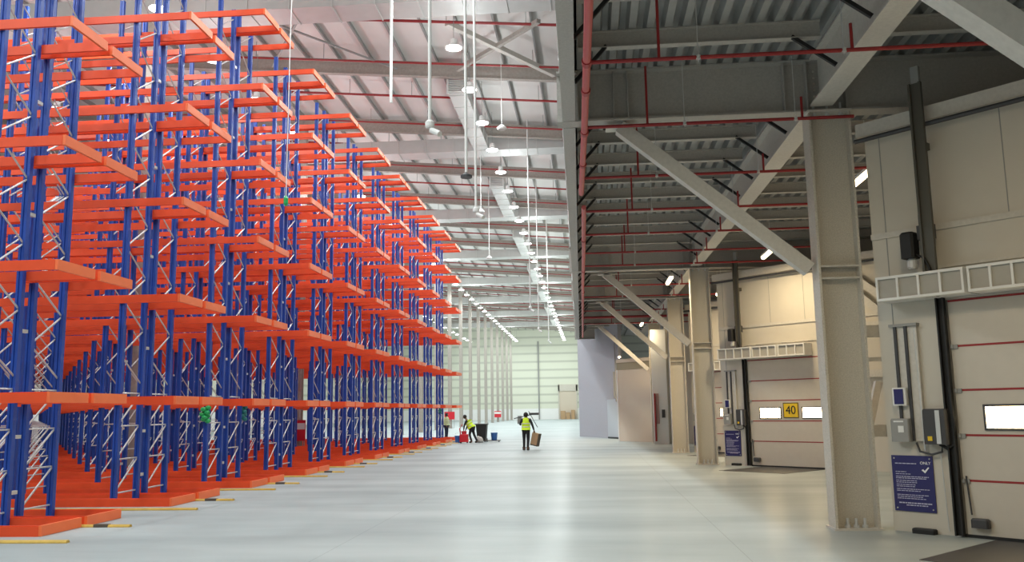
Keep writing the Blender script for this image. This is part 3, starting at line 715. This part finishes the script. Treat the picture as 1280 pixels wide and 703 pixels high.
# beige cabin
d_ = Vector((3.3-1.55, 47.5-49.4, 0)); L = d_.length; ang = math.atan2(d_.y, d_.x)
t = thing('cabin', 'beige box cabin with a rounded olive eave below the mezzanine', 'cabin', (1.55, 49.4, 0), ang)
MB().box(0, L, 0, 2.2, 0, 3.92).obj('wall_panel', 'beige', parent=t)
MB().box(-.03, L+.03, -.03, 2.2, 3.92, 4.3).obj('eave', 'beige_dark', parent=t)
MB().bevbox(-.06, L+.06, -.08, 2.2, 4.3, 4.5, .05).obj('roof_edge', 'beige', parent=t)
MB().box(-.05, .02, -.02, .05, 0, 3.92).obj('corner_post', 'white', parent=t)
MB().box(L-.02, L+.25, .0, 1.2, 0, 4.4).obj('side_wall', 'beige_dark', parent=t)
# blue-grey end wall
o, L = wall_seg('wall_end', (-.75, 59.1), (1.75, 53.1), 6.9, .25, 'greywall'); struct(o)
dd = struct(link('door_5', None, None, (-.75, 59.1, 0), math.atan2(-6.0, 2.5)), 'blue grey service door in the grey end wall', 'door')
MB().box(L-1.75, L-.1, -.05, -.005, .1, 2.35).obj('door_leaf', 'greydoor', parent=dd)
MB().box(L-1.6, L-.1, -.12, -.005, 0, .1).obj('door_sill', 'black', parent=dd)
MB().sweep([(L-.3,-.08,2.2),(L-.3,-.08,6.2)], .04).sweep([(L-.55,-.08,2.4),(L-.55,-.08,4.0)], .05).obj('service_pipe', 'purlin', parent=dd)

# ------------------------------------------------------------------ people
def skin(name, V, Edg, R, m, parent=None, loc=None, sub=2):
    me = bpy.data.meshes.new(name); me.from_pydata(V, Edg, [])
    o = bpy.data.objects.new(name, me); COL.objects.link(o)
    sm = o.modifiers.new('Skin', 'SKIN'); sm.use_smooth_shade = True
    if not me.skin_vertices: me.skin_vertices.new()
    for i, r in enumerate(R):
        me.skin_vertices[0].data[i].radius = (r, r) if not isinstance(r, tuple) else r
        me.skin_vertices[0].data[i].use_root = (i == 0)
    ss = o.modifiers.new('Sub', 'SUBSURF'); ss.levels = sub; ss.render_levels = sub
    dg = bpy.context.evaluated_depsgraph_get(); dg.update()
    out = bpy.data.meshes.new_from_object(o.evaluated_get(dg)); bpy.data.objects.remove(o); out.name = name
    out.materials.clear(); out.materials.append(M[m]); out.polygons.foreach_set('use_smooth', [True]*len(out.polygons))
    return link(name, out, parent, loc)

def person(loc, rotz, J, label, vest, legs_m, top_m='cloth_dark', cap=True, hood=None):
    """J: joint positions; +y is the way the figure faces."""
    V = []; E = []; R = []; ix = {}
    def add(k, r, par=None, p=None):
        V.append(tuple(p if p is not None else J[k])); R.append(r); ix[k] = len(V)-1
        if par is not None: E.append((ix[par], ix[k]))
    add('pelvis', .125); add('waist', .115, 'pelvis'); add('chest', (.15), 'waist'); add('neck', .055, 'chest'); add('skull0', .07, 'neck'); add('skull1', .098, 'skull0'); add('skull2', .075, 'skull1')
    for s in 'LR':
        add('sh'+s, .062, 'chest'); add('el'+s, .044, 'sh'+s); add('wr'+s, .028, 'el'+s)
        d = (Vector(J['wr'+s])-Vector(J['el'+s])).normalized()
        side = d.cross(Vector((0,1,0)));  side = side.normalized() if side.length > .2 else Vector((1,0,0))
        nrm = side.cross(d).normalized()
        w = Vector(J['wr'+s]); add('pm'+s, .034, 'wr'+s, w+d*.06)
        for q, (off, ln) in enumerate(((-.027,.075),(-.009,.088),(.009,.082),(.027,.062))):
            a = w + d*.085 + side*off; b = a + d*ln*.55 + nrm*.012; c = b + d*ln*.25 + nrm*.035
            add(f'f{q}a{s}', .0095, 'pm'+s, a); add(f'f{q}b{s}', .009, f'f{q}a{s}', b); add(f'f{q}c{s}', .0075, f'f{q}b{s}', c)
        a = w + d*.045 + side*-.04; add('t0'+s, .012, 'pm'+s, a); add('t1'+s, .0095, 't0'+s, a + d*.045 + side*-.015 + nrm*.02)
        add('hip'+s, .092, 'pelvis'); add('kn'+s, .058, 'hip'+s); add('an'+s, .04, 'kn'+s); add('hl'+s, .04, 'an'+s); add('toe'+s, .032, 'hl'+s)
    body = skin('person', V, E, R, 'skin', None, loc, 1); body.rotation_euler = (0, 0, rotz)
    tag(body, label, 'person')
    def shell(name, keys, extra, m, wide={}):
        vs = [V[ix[k]] for k in keys]; rs = [R[ix[k]]+extra+wide.get(k, 0) for k in keys]
        es = [(keys.index(a), keys.index(b)) for b, a in [(k2, k1) for k1 in keys for k2 in keys] if (ix[a], ix[b]) in E]
        o = skin(name, vs, es, rs, m, body, None, 1); return o
    shell('trousers', ['pelvis','hipL','knL','anL','hipR','knR','anR'], .016, legs_m)
    shell('shirt', ['chest','waist','shL','elL','wrL','shR','elR','wrR'], .010, top_m)
    v = shell('vest', ['waist','pelvis','chest','shL','shR'], .036, vest, {'shL': .03, 'shR': .03, 'waist': .045, 'chest': .03, 'pelvis': .03})
    # reflective bands
    def ring(p, q, r):
        p, q = Vector(p), Vector(q); return MB().sweep([p, q], r, n=16)
    w_, c_, p_ = Vector(J['waist']), Vector(J['chest']), Vector(J['pelvis'])
    ring(p_.lerp(w_,.55), p_.lerp(w_,.8), .200).obj('reflective_band', 'reflect', parent=v)
    ring(w_.lerp(c_,.35), w_.lerp(c_,.52), .212).obj('reflective_band', 'reflect', parent=v)
    for s in 'LR':
        shell('shoe', ['hl'+s,'an'+s,'toe'+s], .026, 'black')
    h = Vector(J['skull1']); f = Vector(J.get('face', (0,1,0))).normalized(); sd = f.cross(Vector((0,0,1))).normalized()
    MB().ball(h - f*.015 + Vector((0,0,.02)), .108, 8, sq=(1,1,1.05)).obj('cap' if cap else 'hair', 'hair', parent=body, smooth=True)
    fc = MB().ball(h + f*.098 - Vector((0,0,.01)), .018, 5, sq=(.8,.8,1.3))
    fc.ball(h + sd*.1, .025, 5, sq=(.5,.8,1.2)).ball(h - sd*.1, .025, 5, sq=(.5,.8,1.2)).obj('nose_and_ears', 'skin', parent=body, smooth=True)
    MB().ball(h + f*.088 + sd*.035 + Vector((0,0,.02)), .012, 5).ball(h + f*.088 - sd*.035 + Vector((0,0,.02)), .012, 5).obj('eyes', 'white', parent=body, smooth=True)
    MB().sweep([h + f*.088 + sd*.025 - Vector((0,0,.055)), h + f*.096 - Vector((0,0,.055)), h + f*.088 - sd*.025 - Vector((0,0,.055))], .007, n=6).obj('mouth', 'redpink', parent=body)
    return body
# worker walking away with a box and poles
J1 = dict(pelvis=(0,0,.90), waist=(0,.01,1.08), chest=(0,.02,1.28), neck=(0,.03,1.43), skull0=(0,.04,1.47), skull1=(0,.05,1.55), skull2=(0,.05,1.60),
          shL=(-.19,.02,1.35), elL=(-.27,.08,1.10), wrL=(-.16,.22,1.28), shR=(.19,.02,1.35), elR=(.30,.0,1.08), wrR=(.36,.06,.86),
          hipL=(-.09,0,.85), knL=(-.10,.10,.48), anL=(-.10,.02,.10), hlL=(-.10,-.02,.055), toeL=(-.11,.15,.042),
          hipR=(.09,0,.85), knR=(.09,.02,.47), anR=(.08,-.14,.12), hlR=(.08,-.17,.065), toeR=(.09,.0,.045))
W1 = Vector((-2.91, 39.84, 0))
person(W1, 0, J1, 'worker in a lime vest walking away down the aisle carrying poles and cardboard', 'vest', 'cloth_dark')
tilt = MB().box(-.17,.17,-.12,.12,-.28,.28); bx = tilt.obj('cardboard_box', 'card', loc=W1+Vector((.42,.12,.47))); bx.rotation_euler = (0, .22, -.35)
MB().box(-.175,.175,-.125,.125,-.29,-.24).box(.14,.178,-.125,.125,-.24,.28).obj('dark_edge', 'wood', parent=bx)
tag(bx, 'brown cardboard box held at the right side of the walking worker', 'box')
t = thing('mop', 'mop with a dark head resting across the shoulders of the walking worker', 'mop', W1+Vector((-.16,.22,1.42)))
MB().sweep([(-.40,.02,-.02),(.75,-.15,.22)], .02, n=8).obj('handle', 'darkgrey', parent=t)
MB().box(.30,.74,-.17,-.08,.13,.23).obj('wiper_blade', 'darkgrey', parent=t)
mh = MB()
for k in range(12): mh.sweep([(-.2+.012*k,.0,.1),(-.22+.016*k,-.02+.01*(k%3),-.1),(-.22+.016*k,-.03,-.26)], .022, n=6)
mh.obj('mop_head', 'purlin', parent=t)
tag(MB().sweep([(.12,.12,1.72),(.52,.0,1.0)], .015, n=8).obj('broom_stick', 'darkgrey', loc=W1), 'thin stick standing up behind the right shoulder of the walking worker', 'stick')
# worker bending over the mop bucket (figure faces image left)
J2 = dict(pelvis=(0,-.02,.84), waist=(0,.08,1.00), chest=(0,.22,1.18), neck=(0,.33,1.32), skull0=(0,.36,1.37), skull1=(0,.42,1.44), skull2=(0,.44,1.49), face=(0,.9,-.4),
          shL=(-.18,.25,1.22), elL=(-.22,.36,.96), wrL=(-.15,.42,.72), shR=(.18,.25,1.22), elR=(.22,.34,.95), wrR=(.15,.42,.72),
          hipL=(-.1,-.02,.79), knL=(-.12,.08,.46), anL=(-.12,-.04,.10), hlL=(-.12,-.07,.055), toeL=(-.13,.1,.042),
          hipR=(.1,-.02,.79), knR=(.12,-.10,.45), anR=(.12,-.28,.10), hlR=(.12,-.31,.055), toeR=(.13,-.14,.042))
person((-6.72, 49.8, 0), PI/2-.25, J2, 'worker in a lime vest bending over the red mop bucket', 'vest', 'cloth_dark')
J3 = dict(J1); J3.update(elL=(-.25,.02,1.08), wrL=(-.2,.12,.86), elR=(.25,.02,1.08), wrR=(.2,.12,.86), knL=(-.1,.03,.47), knR=(.1,.03,.47), anL=(-.1,0,.10), hlL=(-.1,-.03,.055), toeL=(-.12,.14,.042), anR=(.1,0,.10), hlR=(.1,-.03,.055), toeR=(.12,.14,.042))
person((-9.50, 57.9, 0), -PI*.62, J3, 'worker in a pale vest standing by the last rack end', 'vest_pale', 'cloth_navy', 'vest_pale')
# cleaning gear
def bucket(name, loc, m, label, r=.17, h=.36, grp=None):
    t = thing(name, label, 'bucket', loc)
    MB().lathe([(r*.74,0),(r*.78,.01),(r,h),(r*1.06,h),(r*1.06,h-.03),(r*.98,h-.03),(r*.72,.02)], 18).obj('shell', m, parent=t, smooth=False)
    MB().sweep([(-r,0,h-.02),(-r*.9,.02,h+.1),(0,.03,h+.16),(r*.9,.02,h+.1),(r,0,h-.02)], .008, n=6).obj('handle', 'galv', parent=t)
    return t
bucket('bucket', (-5.57, 51.0, .10), 'plastic_blue', 'blue bucket standing on the dark dolly right of the wheelie bin', .2, .42)
bucket('bucket', (-7.55, 50.0, 0), 'plastic_blue', 'blue bucket at the left of the red mop bucket', .17, .4)
t = thing('mop_bucket', 'red mop wringer bucket with a raised handle before the bending worker', 'mop bucket', (-7.12, 49.55, 0))
MB().bevbox(-.24,.24,-.17,.17,.06,.50,.05).obj('tub', 'plastic_red', parent=t)
MB().lathe([(.13,.5),(.16,.66),(.14,.66),(.11,.5)], 14, c=(.0,0,0)).obj('wringer', 'plastic_red', parent=t)
MB().sweep([(-.2,.1,.5),(-.24,.1,.8),(-.1,.1,1.02)], .02).sweep([(-.2,-.1,.5),(-.24,-.1,.8),(-.1,-.1,1.02)], .02).sweep([(-.1,-.1,1.02),(-.1,.1,1.02)], .02).obj('handle', 'plastic_red', parent=t)
for a in (-.18,.18):
    for b in (-.12,.12): MB().ball((a,b,.035), .035, 6, sq=(1,.5,1)).obj('castor', 'black', parent=t)
t = thing('wheelie_bin', 'black wheelie bin standing beside the bending worker', 'bin', (-6.28, 51.0, 0))
mb = MB(); a, b = (.24,.27), (.31,.36)
mb.add([(-a[0],-a[1],.06),(a[0],-a[1],.06),(a[0],a[1],.06),(-a[0],a[1],.06),(-b[0],-b[1],.98),(b[0],-b[1],.98),(b[0],b[1],.98),(-b[0],b[1],.98)], [(0,3,2,1),(4,5,6,7),(0,1,5,4),(1,2,6,5),(2,3,7,6),(3,0,4,7)])
mb.obj('body', 'bin', parent=t)
MB().bevbox(-.35,.35,-.4,.4,.98,1.05,.03).box(-.45,-.3,-.25,.25,1.0,1.03).obj('lid', 'bin', parent=t)
for x in (-.26,.26):
    w_ = MB().lathe([(.1,-.025),(.1,.025)], 16).obj('wheel', 'black', parent=t, loc=(x,.3,.1)); w_.rotation_euler = (0,PI/2,0)
tag(MB().ball((0,0,.17), .19, 7, sq=(1.15,.9,.9)).ball((.12,.02,.12), .12, 6).ball((-.06,.05,.30), .08, 6).obj('rubbish_bag', 'bag', loc=(-6.35,50.2,0), smooth=True), 'crumpled pale bag on the floor before the wheelie bin', 'bag')
t = thing('dolly', 'low dark dolly on the floor carrying the blue bucket', 'dolly', (-5.7, 51.0, 0))
MB().box(-.48,.48,-.3,.3,.06,.10).obj('platform', 'wood', parent=t)
for a in (-.4,.4):
    for b in (-.22,.22): MB().ball((a,b,.03), .03, 6, sq=(1,.6,1)).obj('castor', 'black', parent=t)

# ------------------------------------------------------------------ world and colour
w = bpy.data.worlds.new('world'); sc.world = w; w.use_nodes = True
w.node_tree.nodes['Background'].inputs[0].default_value = (.8, .85, .9, 1); w.node_tree.nodes['Background'].inputs[1].default_value = .3
sc.view_settings.view_transform = 'Standard'; sc.view_settings.look = 'None'; sc.view_settings.exposure = 0.0
sc.cycles.max_bounces = 8; sc.cycles.diffuse_bounces = 5; sc.cycles.sample_clamp_indirect = 6
